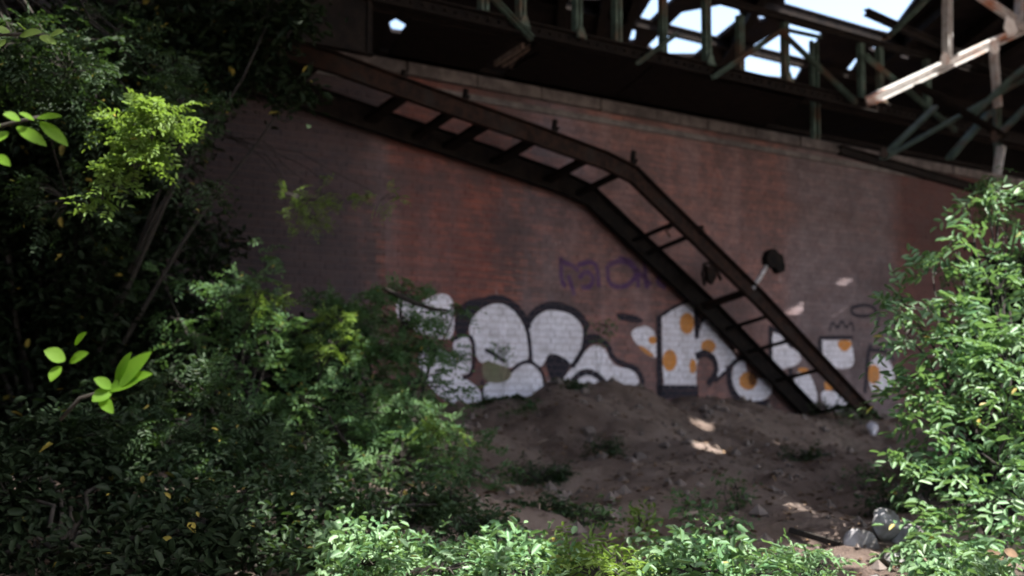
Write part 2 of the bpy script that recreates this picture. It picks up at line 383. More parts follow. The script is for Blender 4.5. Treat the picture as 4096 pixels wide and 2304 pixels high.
def letter(label, cv, items, name='graffiti_letter'):
    mb = MB()
    for it in items:
        k, mi = it[0], it[1]
        if k == 'f': spray(mb, smooth([uz(cv(*p)) for p in it[2]]), {0: 0, 1: 2.2, 2: 1.5, 4: 1.2, 3: 1}[mi], mi)
        elif k == 's':
            w = abs(uz(cv(it[3][0][0]+it[2], it[3][0][1]))[0]-uz(cv(*it[3][0]))[0]); stroke(mb, [uz(cv(*p)) for p in it[3]], w*1.1, 3.2, mi)
        elif k == 'e':
            cx, cy, rx, ry = it[2]; spray(mb, [uz(cv(cx+rx*math.cos(a*math.pi/10), cy+ry*math.sin(a*math.pi/10))) for a in range(20)], 1.6, mi)
    used = sorted(set(mb.mi)); mb.mi = [used.index(m) for m in mb.mi]
    o = link(name, mb.mesh(name), [PM[i] for i in used], wall, (0, 0, 0)); tag(o, label); return o
letter('white bubble letter half hidden by shrub leaves', c4, [
 ('f', W_, [(150,340),(280,350),(340,380),(420,330),(500,310),(560,350),(575,450),(570,600),(545,650),(450,640),(330,600),(200,560),(150,450)]),
 ('f', W_, [(560,660),(640,620),(690,640),(700,760),(695,880),(640,910),(590,870),(570,760)]),
 ('f', W_, [(300,700),(560,720),(600,900),(760,1000),(780,1110),(600,1130),(450,1060),(320,880)]),
 ('s', B_, 22, [(555,655),(640,610),(712,640),(718,780),(700,900),(640,930)]), ('s', B_, 24, [(120,320),(260,330),(340,390)])])
letter('tall white egg-shaped bubble letter with black outline', c4, [
 ('f', W_, [(900,385),(970,405),(1040,480),(1090,580),(1110,700),(1115,800),(1040,810),(985,860),(920,840),(850,810),(760,830),(715,720),(680,600),(685,520),(750,440),(830,395)]),
 ('f', B_, [(575,470),(640,380),(720,350),(800,345),(780,400),(700,490),(670,610),(575,625)]),
 ('s', B_, 46, [(700,440),(800,365),(900,350),(1000,395),(1080,490),(1105,560)]),
 ('s', B_, 24, [(1100,560),(1122,680),(1128,800)]), ('s', B_, 22, [(800,725),(870,760),(930,805)]),
 ('f', G_, [(770,790),(900,830),(980,860),(990,930),(900,970),(780,950)])])
letter('small white bubble at the base between the round letters', c4, [
 ('f', W_, [(990,880),(1050,830),(1110,815),(1170,840),(1215,900),(1245,960),(1240,1080),(1200,1130),(1000,1130),(785,1140),(780,960),(900,960)]),
 ('s', B_, 20, [(985,880),(1050,820),(1120,805),(1190,855),(1225,930),(1242,1110)]), ('s', B_, 16, [(775,950),(782,1140)])])
letter('round white bubble letter with heavy black crown', c4, [
 ('f', W_, [(1120,540),(1160,480),(1230,435),(1300,435),(1390,450),(1460,495),(1505,560),(1505,640),(1490,740),(1440,830),(1390,820),(1300,770),(1240,780),(1210,850),(1150,830),(1130,760),(1112,640)]),
 ('s', B_, 44, [(1095,540),(1150,455),(1230,408),(1300,400),(1400,425),(1490,480),(1535,560)]),
 ('s', B_, 24, [(1525,560),(1515,690),(1475,790),(1420,840)]),
 ('f', B_, [(1235,770),(1290,745),(1380,785),(1415,825),(1380,905),(1340,965),(1285,955),(1245,880)])])
letter('low white stepped bubble letter beside the dirt mound', c4, [
 ('f', W_, [(1250,930),(1290,970),(1340,975),(1380,910),(1430,850),(1480,800),(1530,720),(1600,680),(1670,715),(1700,800),(1760,850),(1840,860),(1890,890),(1915,950),(1900,1040),(1870,1130),(1830,1220),(1700,1200),(1500,1150),(1255,1120)]),
 ('s', B_, 30, [(1430,840),(1490,750),(1535,670),(1620,640),(1690,690),(1712,775),(1790,828),(1880,850),(1935,920),(1935,1020),(1890,1120),(1850,1200)]),
 ('f', B_, [(1510,640),(1560,600),(1640,620),(1690,690),(1640,670),(1560,680)]),
 ('s', B_, 34, [(1385,1070),(1415,970),(1480,895),(1550,880),(1620,915),(1700,1005)])])
letter('purple tag sprayed high between stairs and bubble letters', c4, [
 ('s', P_, 26, p) for p in ([(1345,60),(1350,230),(1375,260)], [(1340,80),(1440,120),(1470,150)], [(1400,190),(1440,320)], [(1470,110),(1560,80),(1610,120),(1620,260)], [(1480,200),(1530,150),(1585,200),(1560,270),(1500,270)],
 [(1680,120),(1690,240),(1760,275),(1840,250),(1900,180),(1850,95),(1770,80),(1690,105)], [(1770,60),(1860,85),(1905,170),(1905,265)], [(1950,70),(1965,270)], [(1905,150),(1990,250)], [(2060,190),(2040,240),(2100,270)])], 'graffiti_tag')
letter('faint white and orange scrap left of the dotted letters', c5, [
 ('f', W_, [(30,770),(60,740),(140,725),(185,790),(185,930),(120,885),(60,830)]), ('f', B_, [(-60,640),(100,680),(105,722),(-40,700)]),
 ('f', O_, [(130,795),(180,785),(182,835),(140,835)]), ('f', O_, [(65,835),(120,855),(182,915),(120,895)])])
letter('white block letter with orange dots and black base', c5, [
 ('f', W_, [(212,665),(215,665),(300,615),(395,585),(398,585),(405,700),(415,790),(450,690),(490,685),(530,760),(570,820),(650,910),(630,950),(560,1020),(530,1040),(535,960),(505,905),(460,885),(412,930),(412,1085),(412,1088),(228,1088),(226,1088),(214,900)]),
 ('e', O_, (358,715,42,62)), ('e', O_, (258,930,42,62)), ('e', O_, (482,848,42,40)), ('e', O_, (392,965,20,42)),
 ('s', B_, 28, [(198,1120),(196,900),(194,680)]), ('s', B_, 14, [(194,680),(300,608),(400,575)]), ('s', B_, 52, [(200,1112),(300,1112),(412,1112)]),
 ('s', B_, 24, [(408,600),(412,700),(415,790)]), ('s', B_, 14, [(412,800),(440,690),(500,680)]),
 ('s', B_, 26, [(412,905),(465,882),(520,925),(530,1000),(480,1065)]), ('s', B_, 15, [(520,1050),(580,1000),(650,930)])])
letter('curved white letter with orange ring behind the stringer', c5, [
 ('f', W_, [(620,980),(650,940),(700,925),(705,1000),(720,1075),(765,1080),(765,1020),(845,1060),(855,1120),(800,1165),(720,1175),(655,1140),(615,1070)]),
 ('e', O_, (712,1048,52,52)), ('e', B_, (738,1035,24,44)), ('s', B_, 30, [(598,970),(605,1080),(650,1155),(720,1195),(830,1180)]), ('s', B_, 16, [(600,970),(640,930),(700,905)])])
letter('white letter seen through the stair rungs', c5, [
 ('f', W_, [(850,750),(900,775),(945,850),(1010,880),(1025,950),(850,1000)]), ('s', B_, 20, [(840,735),(842,1000)]), ('s', B_, 16, [(850,745),(920,780),(960,850)]),
 ('f', W_, [(975,1010),(1040,985),(1090,1040),(1125,1175),(1060,1205),(1000,1165)]), ('s', B_, 22, [(955,985),(970,1070),(1000,1170)]),
 ('f', O_, [(890,1030),(945,1020),(955,1080),(900,1070)]), ('e', O_, (1030,985,30,14)),
 ('f', W_, [(1120,1100),(1230,1110),(1315,1215),(1170,1230)]), ('f', O_, [(1150,1040),(1225,1090),(1160,1115)])])
letter('square white letter with orange dot near the right shrub', c5, [
 ('f', W_, [(1140,812),(1142,810),(1308,812),(1310,814),(1335,960),(1260,985),(1180,960),(1145,900)]),
 ('f', O_, [(1228,812),(1312,812),(1312,850),(1270,885),(1235,855)]), ('s', B_, 20, [(1125,1000),(1128,900),(1130,800)]), ('s', B_, 13, [(1130,800),(1220,797),(1315,797)]),
 ('s', B_, 18, [(1425,845),(1405,890),(1400,1000),(1390,1110)]),
 ('f', W_, [(1425,900),(1500,900),(1550,960),(1570,1070),(1480,1120),(1410,1100)]), ('e', O_, (1440,1010,36,56)), ('s', B_, 12, [(1425,870),(1500,870),(1560,930)])])
letter('thin black scribbles above the square letter', c5, [
 ('s', B_, 12, [(1310,625),(1380,605),(1440,620),(1460,655),(1400,675),(1320,668),(1308,630)]), ('s', B_, 9, [(1185,760),(1200,700),(1230,750),(1255,690),(1280,750),(1310,700),(1325,760)]), ('s', B_, 10, [(1470,650),(1465,730)])], 'graffiti_tag')

# ---------------------------------------------------------------- steel staircase on the wall
def q(x, y): return x/2.5156, y/2.5156
OFFU, SW = .86, .74
stair = empty('steel_staircase', on_wall(*q(2190, 1060), OFFU), WROT)
tag(stair, 'collapsed rusty steel staircase leaning down the graffitied brick wall', 'staircase')
prof = [on_wall(*q(*p), OFFU) for p in ((440,40),(700,118),(840,160),(1100,255),(1330,335),(1520,405),(1590,440),(1650,500),(1900,745),(2205,1070))]
def stringer(pts, h, name, mat, web_t=.012, fl=.07):
    mb = MB()
    for a, b in zip(pts[:-1], pts[1:]):
        t = (b-a).normalized(); up = M.cross(t); up = up if up.z > 0 else -up
        e = t*.01
        mb.bar(a-e, b+e, web_t, h, M)
        for s in (1, -1): mb.bar(a-e+up*s*h/2-M*fl*.4, b+e+up*s*h/2-M*fl*.4, fl, .014, M)
    return mb.build(name, mat, stair)
stringer(prof, .19, 'stringer', MAT['rust'])
DROP = Vector((0, 0, -.14)); low = [p+M*SW+DROP for p in prof]; low[-1] = low[-1]+(low[-2]-low[-1]).normalized()*.25; stringer(low, .24, 'stringer', MAT['dark_steel'])
mb = MB(); a0 = prof[0].lerp(prof[1], .05); a1 = prof[1].lerp(prof[2], .9)
mb.add([a0+M*.02, a1+M*.02, a1+M*(SW-.02)+DROP, a0+M*(SW-.02)+DROP]+[p+Vector((0, 0, .02)) for p in (a0+M*.02, a1+M*.02, a1+M*(SW-.02)+DROP, a0+M*(SW-.02)+DROP)], [(0,1,2,3),(7,6,5,4),(0,4,5,1),(1,5,6,2),(2,6,7,3),(3,7,4,0)]); mb.build('landing_plate', MAT['dark_steel'], stair)
# tread carriers still hanging between the stringers
def along(px):   # point of the profile at picture column px (2576 scale)
    for a, b in zip(prof[:-1], prof[1:]):
        xa = proj(a)[0]*2.5156; xb = proj(b)[0]*2.5156
        if xa <= px <= xb: return a.lerp(b, (px-xa)/(xb-xa))
    return prof[-1]
def tread(px, w=.035, h=.035, dz=0, plate=0, mat='dark_steel'):
    mb = MB(); a = along(px)+Vector((0, 0, dz)); b = a+M*(SW-.01)+DROP
    mb.bar(a+M*.02, b, w, h); mb.bar(a+M*.02+D*w*.5+Vector((0, 0, -h*.5)), b+D*w*.5+Vector((0, 0, -h*.5)), w, .008)
    if plate: mb.bar(a+M*.02+Vector((0, 0, .03)), b+Vector((0, 0, .03)), plate, .012, D)
    return mb.build('tread', MAT[mat], stair)
for px, w, dz in ((1020, .09, -.02), (1140, .07, -.03), (1222, .10, -.03), (1345, .09, -.03), (1480, .08, -.02), (1560, .05, -.04)): tread(px, w, .05, dz)
for px, w in ((1702, .03), (1736, .035), (1938, .03), (1992, .03), (2062, .04), (2148, .04)): tread(px, w, .035, -.02)
tread(1884, .05, .05, -.02, .16, 'rust')
tg = MB(); a = along(1736)+M*.35; tg.tube([a, a+Vector((-.05, 0, .07)), a+Vector((.03, 0, .12))], .012, 5); tg.build('bent_rod', MAT['dark_steel'], stair)
for x, h in ((1165, .14), (1390, .16), (1590, .19), (1757, .11), (1008, .1)):
    a = along(x)+Vector((0, 0, .08)); mb = MB(); mb.bar(a, a+Vector((.02, 0, h)), .035, .05, D); mb.bar(a+Vector((0, 0, .01)), a+Vector((.05, 0, h*.5)), .06, .012, M); mb.build('rail_bracket', MAT['dark_steel'], stair)
# broken stanchion with its dark plate
a = along(1893)+Vector((0, 0, .06)); b = on_wall(*q(1928, 668), OFFU-.02)
mb = MB(); mb.tube([a, a.lerp(b, .5)+Vector((.006, 0, 0)), b], .028, 9); mb.smooth = True; st = mb.build('stanchion', MAT['zinc'], stair)
mb = MB(); cpt = on_wall(*q(1938, 662), OFFU-.05); X = D; Z = Vector((0, 0, 1))
mb.poly_prism([cpt+X*x+Z*z for x, z in ((-.16,.05),(-.12,.13),(-.02,.17),(.06,.12),(.13,.10),(.17,-.03),(.16,-.09),(.06,-.13),(.0,-.06),(-.08,-.07),(-.15,-.02))], -M*.09)
mb.build('end_plate', MAT['dark_steel'], stair)
mb = MB(); c0 = along(1850)+M*.4+Vector((0, 0, .05))
pts = [c0+X*x+Z*z for x, z in ((-.12,-.12),(-.16,.02),(-.13,.13),(-.04,.16),(.05,.10),(.12,.04),(.16,-.04))]
mb.tube(pts, .022, 6); mb.poly_prism([c0+X*x+Z*z for x, z in ((-.08,.12),(.04,.10),(.10,0),(.02,-.10),(-.06,-.06))], M*.05)
mb.build('bent_bracket', MAT['rust'], stair)

# ---------------------------------------------------------------- bridges
OT = None
c_w = on_wall(755, 129); c_t = on_z(755, 86, HT+.03); OT = -(c_t-O).dot(M)   # truss plane this far in front of the wall
TD = 7.3   # underside of the upper deck
def tp(px, py, off=0): return on_wall(px, py, OT+off)
UL = -14; UR = 22
truss = empty('truss_bridge', WP(0, -OT, HT), WROT)
tag(truss, 'dark riveted truss footbridge running along the top of the brick wall', 'bridge')
ZC = HT+.03
def ibeam(mb, a, b, h, fl, t=.02, side=None):
    a = Vector(a); b = Vector(b); d = (b-a).normalized(); side = side or M
    up = side.cross(d).normalized(); mb.bar(a, b, t, h-.02, side)
    for s in (1, -1): mb.bar(a+up*s*h/2, b+up*s*h/2, fl, t, side)
def rivets(mb, a, b, n, side, r=.012):
    for i in range(n):
        p = Vector(a).lerp(Vector(b), (i+.5)/n); mb.box(p-side*.012, D*r, side*r*.8, Vector((0, 0, r)))
mb = MB(); ibeam(mb, WP(UL, -OT, ZC+.06), WP(UR, -OT, ZC+.06), .12, .13); rivets(mb, WP(-8, -OT-.02, ZC+.06), WP(12, -OT-.02, ZC+.06), 160, M); mb.build('bottom_chord', MAT['dark_steel'], truss)
zt = tp(874, 43).z
mb = MB(); ibeam(mb, WP(UL, -OT, zt), WP(UR, -OT, zt), .06, .07); mb.build('top_rail', MAT['dark_steel'], truss)
def post(x, w_, ztop=TD, zbot=ZC+.125, mat='green_steel', off=0, par=None, y=60):
    w = w_*.72; p = tp(x/2.5156, y, off); mb = MB(); a = Vector((p.x, p.y, zbot)); b = Vector((p.x, p.y, ztop))
    for s in (-1, 1):
        mb.bar(a+D*s*w*.42, b+D*s*w*.42, w*.16, .07, D); mb.bar(a+D*s*w*.3-M*.035, b+D*s*w*.3-M*.035, w*.3, .008, D)
    n = max(2, int((b.z-a.z)/(w*1.1)))
    for i in range(n):   # lacing bars
        z0 = a.z+(b.z-a.z)*i/n; z1 = a.z+(b.z-a.z)*(i+1)/n; s = 1 if i % 2 else -1
        mb.bar(Vector((a.x, a.y, z0))-D*s*w*.4, Vector((a.x, a.y, z1))+D*s*w*.4, .03, .006, D)
    return mb.build('post', MAT[mat], par or truss)
for x, w in ((1032, .10), (1215, .13), (1310, .12), (1452, .12), (1552, .13), (1668, .10), (1778, .13), (1862, .11), (1975, .12), (2165, .10), (2212, .11), (2330, .13)):
    top = {1862: 40, 1975: 58, 2165: 110, 2212: 120, 2330: 150}.get(x); post(x, w, tp(x/2.5156, top/2.5156).z if top else TD)
def member(p0, p1, w=.07, off=0, mat='green_steel', par=None, t=.03, name='diagonal', rust=False):
    a = tp(p0[0]/2.5156, p0[1]/2.5156, off); b = tp(p1[0]/2.5156, p1[1]/2.5156, off); d = (b-a).normalized(); n = M.cross(d); w = w*.8
    mb = MB(); mb.bar(a, b, w, t*.4, n); mb.bar(a+n*w*.44-M*t, b+n*w*.44-M*t, w*.14, t*1.6, n); mb.bar(a-n*w*.44-M*t, b-n*w*.44-M*t, w*.14, t*1.6, n); return mb.build(name, MAT[mat], par or truss)
for k, (p0, p1, w) in enumerate((((1230, -10), (1335, 100), .06), ((1600, 160), (1700, 85), .05), ((1790, 195), (1960, 80), .06), ((1968, 75), (2060, 95), .04), ((2170,140),(2400,330),.06), ((1960,80),(2150,260),.05))): member(p0, p1, w, .05+.012*k)
def gusset(x, y, s=.16, mat='green_steel', off=-.06, par=None):
    c = tp(x/2.5156, y/2.5156, 0)-M*(-off if off < 0 else off); mb = MB(); Zv = Vector((0, 0, 1))
    mb.poly_prism([c+D*a*s+Zv*b*s for a, b in ((-1,-.5),(1,-.5),(.8,.2),(.4,1.3),(-.4,1.3),(-.8,.2))], -M*.012); rivets(mb, c-D*s*.8-Zv*s*.3-M*.012, c+D*s*.8-Zv*s*.3-M*.012, 5, M, .01)
    return mb.build('gusset_plate', MAT[mat], par or truss)
for x, y in ((1310, 95), (1452, 122), (1778, 190), (1975, 232), (2212, 285)): gusset(x, y-30, .065)
# soffit plates of the footbridge: flat sheets between the chord and the wall top
ZS = HT+.02
def soffit(poly, label=None):
    pts = [on_z(x/2.5156, y/2.5156, ZS) for x, y in poly]; mb = MB(); mb.poly_prism(pts, (0, 0, .03))
    o = mb.build('soffit_plate', MAT['dark_steel'], truss)
    return o
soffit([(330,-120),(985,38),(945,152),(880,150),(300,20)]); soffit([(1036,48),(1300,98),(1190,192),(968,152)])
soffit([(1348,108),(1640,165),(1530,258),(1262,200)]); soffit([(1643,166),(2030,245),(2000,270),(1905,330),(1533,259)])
for x in (1243, 1262, 1283): # slats left in the gap
    pts = [on_z(a/2.5156, b/2.5156, ZS) for a, b in ((x, 165+(x-1243)*.2), (x+70, 120+(x-1243)*.2), (x+76, 121+(x-1243)*.2), (x+6, 166+(x-1243)*.2))]; mb = MB(); mb.poly_prism(pts, (0, 0, .05)); mb.build('slat', MAT['wood'], truss)
zb = tp(376, 58).z; ue = uz(tp(372, 40))[0]
mb = MB(); mb.box(WP((UL+ue)/2, -OT, (zb+ZC-.005)/2), D*((ue-UL)/2), M*.008, Vector((0, 0, (ZC-.005-zb)/2))); mb.bar(WP(UL, -OT-.04, zb+.01), WP(ue, -OT-.04, zb+.01), .08, .012, M)
for i in range(16): mb.bar(WP(ue-.05-i*.7, -OT-.02, zb+.02), WP(ue-.05-i*.7, -OT-.02, ZC-.01), .03, .03, M)
mb.build('girder_web', MAT['dark_steel'], truss)
# bearing strip where the plates end on the coping
mb = MB(); mb.bar(WP(UL, -.08, HT+.045), WP(UR, -.08, HT+.045), .1, .05, M); mb.build('ledger_angle', MAT['dark_steel'], truss)
# far truss with pale lit members to the right
far = empty('pale_truss', WP(8, -OT+.3, HT), WROT); tag(far, 'pale rust-streaked steel truss at the upper right above the wall', 'bridge')
for k, (p0, p1, w, m) in enumerate((((2180,255),(2640,40),.15,'pale_steel'), ((2376,-30),(2376,150),.11,'pale_steel'), ((2440,-20),(2576,72),.10,'pale_steel'), ((2560,-40),(2556,60),.12,'pale_steel'),
   ((2492,120),(2503,270),.08,'pale_steel'), ((2220,100),(2345,-20),.04,'green_steel'), ((2215,400),(2590,190),.04,'green_steel'), ((2380,400),(2480,285),.06,'green_steel'), ((2440,290),(2576,165),.05,'green_steel'), ((2220,390),(2345,270),.04,'green_steel'), ((2512,370),(2500,440),.07,'pale_steel'),
   ((2500,345),(2600,245),.05,'green_steel'),((2300,215),(2520,345),.05,'dark_steel'))):
    member(p0, p1, w, .25+.03*k, m, far, .05, 'diagonal' if abs(p0[0]-p1[0]) > 30 else 'upright')
mb = MB(); a = tp(945, 68, .3); ibeam(mb, tp(840, 150, .2), tp(1080, 218, .2), .09, .09); mb.build('bottom_chord', MAT['dark_steel'], far)
mb = MB(); ibeam(mb, tp(866, 12, .2), tp(1080, 108, .2), .07, .08); mb.build('top_rail', MAT['dark_steel'], far)
for x, y, s in ((2376, 148, .10), (2540, 68, .16), (2500, 118, .12), (2222, 385, .08), (2500, 345, .10)):
    c = tp(x/2.5156, y/2.5156, .7); mb = MB(); Zv = Vector((0, 0, 1)); mb.poly_prism([c+D*a*s+Zv*b*s for a, b in ((-1,-.3),(-.4,-.8),(.5,-.7),(1,-.1),(.6,.7),(-.5,.8))], -M*.012); mb.build('gusset_plate', MAT['pale_steel' if y < 300 else 'rust'], far)
for x, y0, y1, w in ((2045, 255, 350, .11), (2500, 200, 400, .12)):
    p = tp(x/2.5156, y0/2.5156, -.5); p2 = tp(x/2.5156, y1/2.5156, -.5); mb = MB(); mb.bar(Vector((p.x, p.y, p2.z)), Vector((p.x, p.y, p2.z+1.25)), w*.8, .02, D)
    for s in (-1, 1): mb.bar(Vector((p.x, p.y, p2.z))+D*s*w*.45-M*.03, Vector((p.x, p.y, p2.z+1.25))+D*s*w*.45-M*.03, .02, .06, D)
    mb.build('upright', MAT['green_steel'], far)
# upper deck: sheets with missing plates through which the sky shows
deck = empty('bridge_deck', WP(0, 0, TD)); tag(deck, 'dark overhead bridge deck with missing plates letting the sky through', 'bridge')
SLOT = [tp(880, 92, .3), tp(992, 41, .3)]  # opening added out of view to let sun onto the pale beam
SLOT = [p+SUN*((TD-p.z)/SUN.z) for p in SLOT]; _t = (SLOT[1]-SLOT[0]).normalized(); _n = Vector((_t.y, -_t.x, 0))*.135
holes = [[(1975,-30),(2325,-30),(2237,90),(1975,26)], [(1978,36),(2072,62),(2062,74),(1978,50)], [(1598,66),(1655,-28),(1725,-28),(1632,60)], [(1562,88),(1578,72),(1600,78),(1596,106),(1570,110)],
 [(1628,118),(1715,32),(1850,6),(1866,48),(1748,142),(1660,142)], [(1862,168),(1884,122),(1985,60),(2068,84),(2000,204),(1878,192)], [(2125,182),(2152,148),(2160,152),(2140,184)],
 [(2188,106),(2202,96),(2234,106),(2226,120)], [(2184,122),(2200,118),(2222,128),(2212,136)], [(2248,110),(2262,106),(2312,122),(2306,136)], [(2238,132),(2250,130),(2292,142),(2286,150)], [(905,8),(918,2),(942,12),(930,24)], [(968,22),(985,15),(1012,24),(1000,36)],
 [(978,58),(995,48),(1025,66),(1010,84),(985,80)], [(1905,40),(1918,38),(1930,52),(1912,56)], [(1062,38),(1070,34),(1074,42),(1066,44)], [(1420,-24),(1540,-24),(1530,-2),(1440,-2)]]
hw = [[on_z(x/2.5156, y/2.5156, TD) for x, y in h] for h in holes]
YS = 13.2
for h in hw:
    for p in h: p.y = max(p.y, YS+.15)
hw.append([SLOT[0]-_n, SLOT[1]-_n, SLOT[1]+_n, SLOT[0]+_n])
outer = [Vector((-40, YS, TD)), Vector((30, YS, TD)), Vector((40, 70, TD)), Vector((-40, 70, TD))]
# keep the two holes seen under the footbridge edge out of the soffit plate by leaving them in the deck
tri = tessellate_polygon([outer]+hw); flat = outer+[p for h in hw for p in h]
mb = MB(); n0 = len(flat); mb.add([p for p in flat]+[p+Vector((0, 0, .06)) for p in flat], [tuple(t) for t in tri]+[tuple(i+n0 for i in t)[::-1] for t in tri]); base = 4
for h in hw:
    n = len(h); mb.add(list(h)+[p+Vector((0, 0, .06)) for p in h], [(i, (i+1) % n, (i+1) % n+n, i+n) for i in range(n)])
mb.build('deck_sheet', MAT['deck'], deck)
SK = (on_z(790, 10, TD)-on_z(755, 60, TD)).normalized()
for k, px in enumerate((560, 600, 628, 744, 924, 985, 1040)):   # cross girders in the skew direction
    a = on_z(px, 25, TD-.12); mb = MB(); ibeam(mb, a-SK*6 if a.y > 20 else a-SK*2, a+SK*30, .2, .12, side=Vector((SK.y, -SK.x, 0))); mb.build('cross_girder', MAT['dark_steel'], deck)
for k, v in enumerate((1.0, 2.8, 4.6)):
    mb = MB(); ibeam(mb, WP(-20, v, TD-.1), WP(24, v, TD-.1), .14, .1); mb.build('rail_bearer', MAT['dark_steel'], deck)
# planking added out of view nearer the camera: shades, with gaps cut for sun spots
SPOTS = [(125,378,2.7,.22),(145,118,6.2,.42),(130,155,6.2,.34),(116,190,6.2,.12),(160,105,6.2,.2),(35,132,2.6,.22),(12,160,2.6,.12),(138,368,3.1,.14),(118,392,3.1,.09),(40,35,6.5,.3),(95,60,6.5,.16),
 (707,416,13.2,.17),(699,417,13.2,.06),(719,415,13.2,.06),(712,462,11.2,.2),(700,457,11.4,.06),(784,441,13,.04),(876,516,7.4,.10),(330,345,8.6,.16),(335,318,8.6,.1),(255,296,8.6,.12),(300,205,8.8,.16),
 (430,425,8.6,.2),(400,400,8.8,.12),(380,300,8.9,.1),(180,440,6.4,.2),(300,300,8.8,.12),(460,440,8.3,.1),(200,390,6.8,.12),(985,222,7.4,.14),(950,242,7.3,.12),(985,262,7.2,.16),(935,275,7.2,.1),(1005,290,7,.2),(945,312,7,.14),(985,330,6.9,.18),(915,335,7,.12),(960,352,6.8,.2),(1000,380,6.7,.2),(940,395,6.7,.14)]
hs = []
for px, py, dep, r in SPOTS:
    p = at_depth(px, py, dep); t = (TD-p.z)/SUN.z; h = p+SUN*t; hs.append((h.x, h.y, r))
def sunhole(px, py, dep, r): p = at_depth(px, py, dep); h = p+SUN*((TD-p.z)/SUN.z); hs.append((h.x, h.y, r))
for k in range(70): sunhole(rng.uniform(330, 1040), rng.uniform(525, 585), rng.uniform(4.8, 5.8), rng.uniform(.05, .16))
for k in range(26): sunhole(rng.uniform(-10, 115), rng.uniform(15, 125), 6.45, rng.uniform(.04, .11))
for k in range(34): sunhole(rng.uniform(150, 470), rng.uniform(300, 500), rng.uniform(7, 8.8), rng.uniform(.06, .16))
for k in range(8): sunhole(rng.uniform(200, 420), rng.uniform(480, 580), rng.uniform(5.3, 6.2), rng.uniform(.05, .12))
for k in range(60): sunhole(rng.uniform(972, 1035), rng.uniform(240, 560), rng.uniform(5.8, 6.6), rng.uniform(.05, .15))
hs = np.array(hs)
def covered(x0, x1, y0, y1):
    cx = (x0+x1)/2; cy = (y0+y1)/2
    return not np.any((np.hypot(hs[:, 0]-cx, hs[:, 1]-cy) < hs[:, 2]+.02))
mb = MB(); y = 2.2; DX0, DX1 = -30, 14
while y < YS-.01:
    x = DX0; run = None; y1 = min(y+.1, YS-.006)
    while x < DX1:
        cv = covered(x, x+.1, y, y1) if -12 < x < 13 else True
        if cv and run is None: run = x
        if (not cv or x+.1 >= DX1) and run is not None:
            mb.box(((run+x)/2, (y+y1)/2, TD+.02), Vector(((x-run)/2, 0, 0)), Vector((0, (y1-y)/2, 0)), Vector((0, 0, .018))); run = None
        x += .1
    y += .1
mb.build('added_shade_planking', MAT['wood'], deck)
# ---------------------------------------------------------------- foliage
LEAF_T = np.array([(0, 0, 0), (-.36, .32, .06), (-.30, .75, .05), (0, 1, 0), (.30, .75, .05), (.36, .32, .06)])
def leaves_mesh(name, base, direc, norm, L, W, mats, mi=None):
    """base (n,3), unit dir (n,3), approx normal, length, width"""
    n = len(base); d = direc/np.linalg.norm(direc, axis=1, keepdims=True); s = np.cross(d, norm); s /= np.linalg.norm(s, axis=1, keepdims=True)+1e-9; nn = np.cross(s, d)
    v = base[:, None]+LEAF_T[None, :, 1, None]*d[:, None]*L[:, None, None]+LEAF_T[None, :, 0, None]*s[:, None]*W[:, None, None]+LEAF_T[None, :, 2, None]*nn[:, None]*W[:, None, None]*3
    v[:, 3] -= nn*(L*.12)[:, None]
    f0 = np.array([(0, 1, 2, 3), (0, 3, 4, 5)]); f = (f0[None]+np.arange(n)[:, None, None]*6).reshape(-1, 4)
    return np_mesh(name, v.reshape(-1, 3), f, None if mi is None else np.repeat(mi, 2))
def unit(v): return v/(np.linalg.norm(v, axis=-1, keepdims=True)+1e-9)
def pinnate(centres, dirs, length, nl, ls, wr=.42):
    """compound leaves: rachis from centres along dirs with paired leaflets"""
    n = len(centres); dirs = unit(dirs); up = np.tile([0, 0, 1.0], (n, 1))+rng.normal(0, .35, (n, 3)); side = unit(np.cross(dirs, up)); nrm = unit(np.cross(side, dirs))
    B = []; Dd = []; N = []; L = []
    for i in range(nl):
        t = (i//2+1)/(nl//2+1); sg = 1 if i % 2 else -1
        if i == nl-1: sg = 0; t = 1
        bp = centres+dirs*(t*length)[:, None]-np.array([0, 0, 1])*(t*t*length*.25)[:, None]
        dd = side*sg*.9+dirs*(.35 if sg else 1)+rng.normal(0, .16, (n, 3))-np.array([0, 0, .15])
        B.append(bp); Dd.append(dd); N.append(nrm+rng.normal(0, .3, (n, 3))); L.append(ls*(1-.25*abs(t-.5))*rng.uniform(.8, 1.15, n))
    B = np.concatenate(B); Dd = unit(np.concatenate(Dd)); N = unit(np.concatenate(N)); L = np.concatenate(L)
    return B, Dd, N, L, L*wr*rng.uniform(.85, 1.15, len(L))
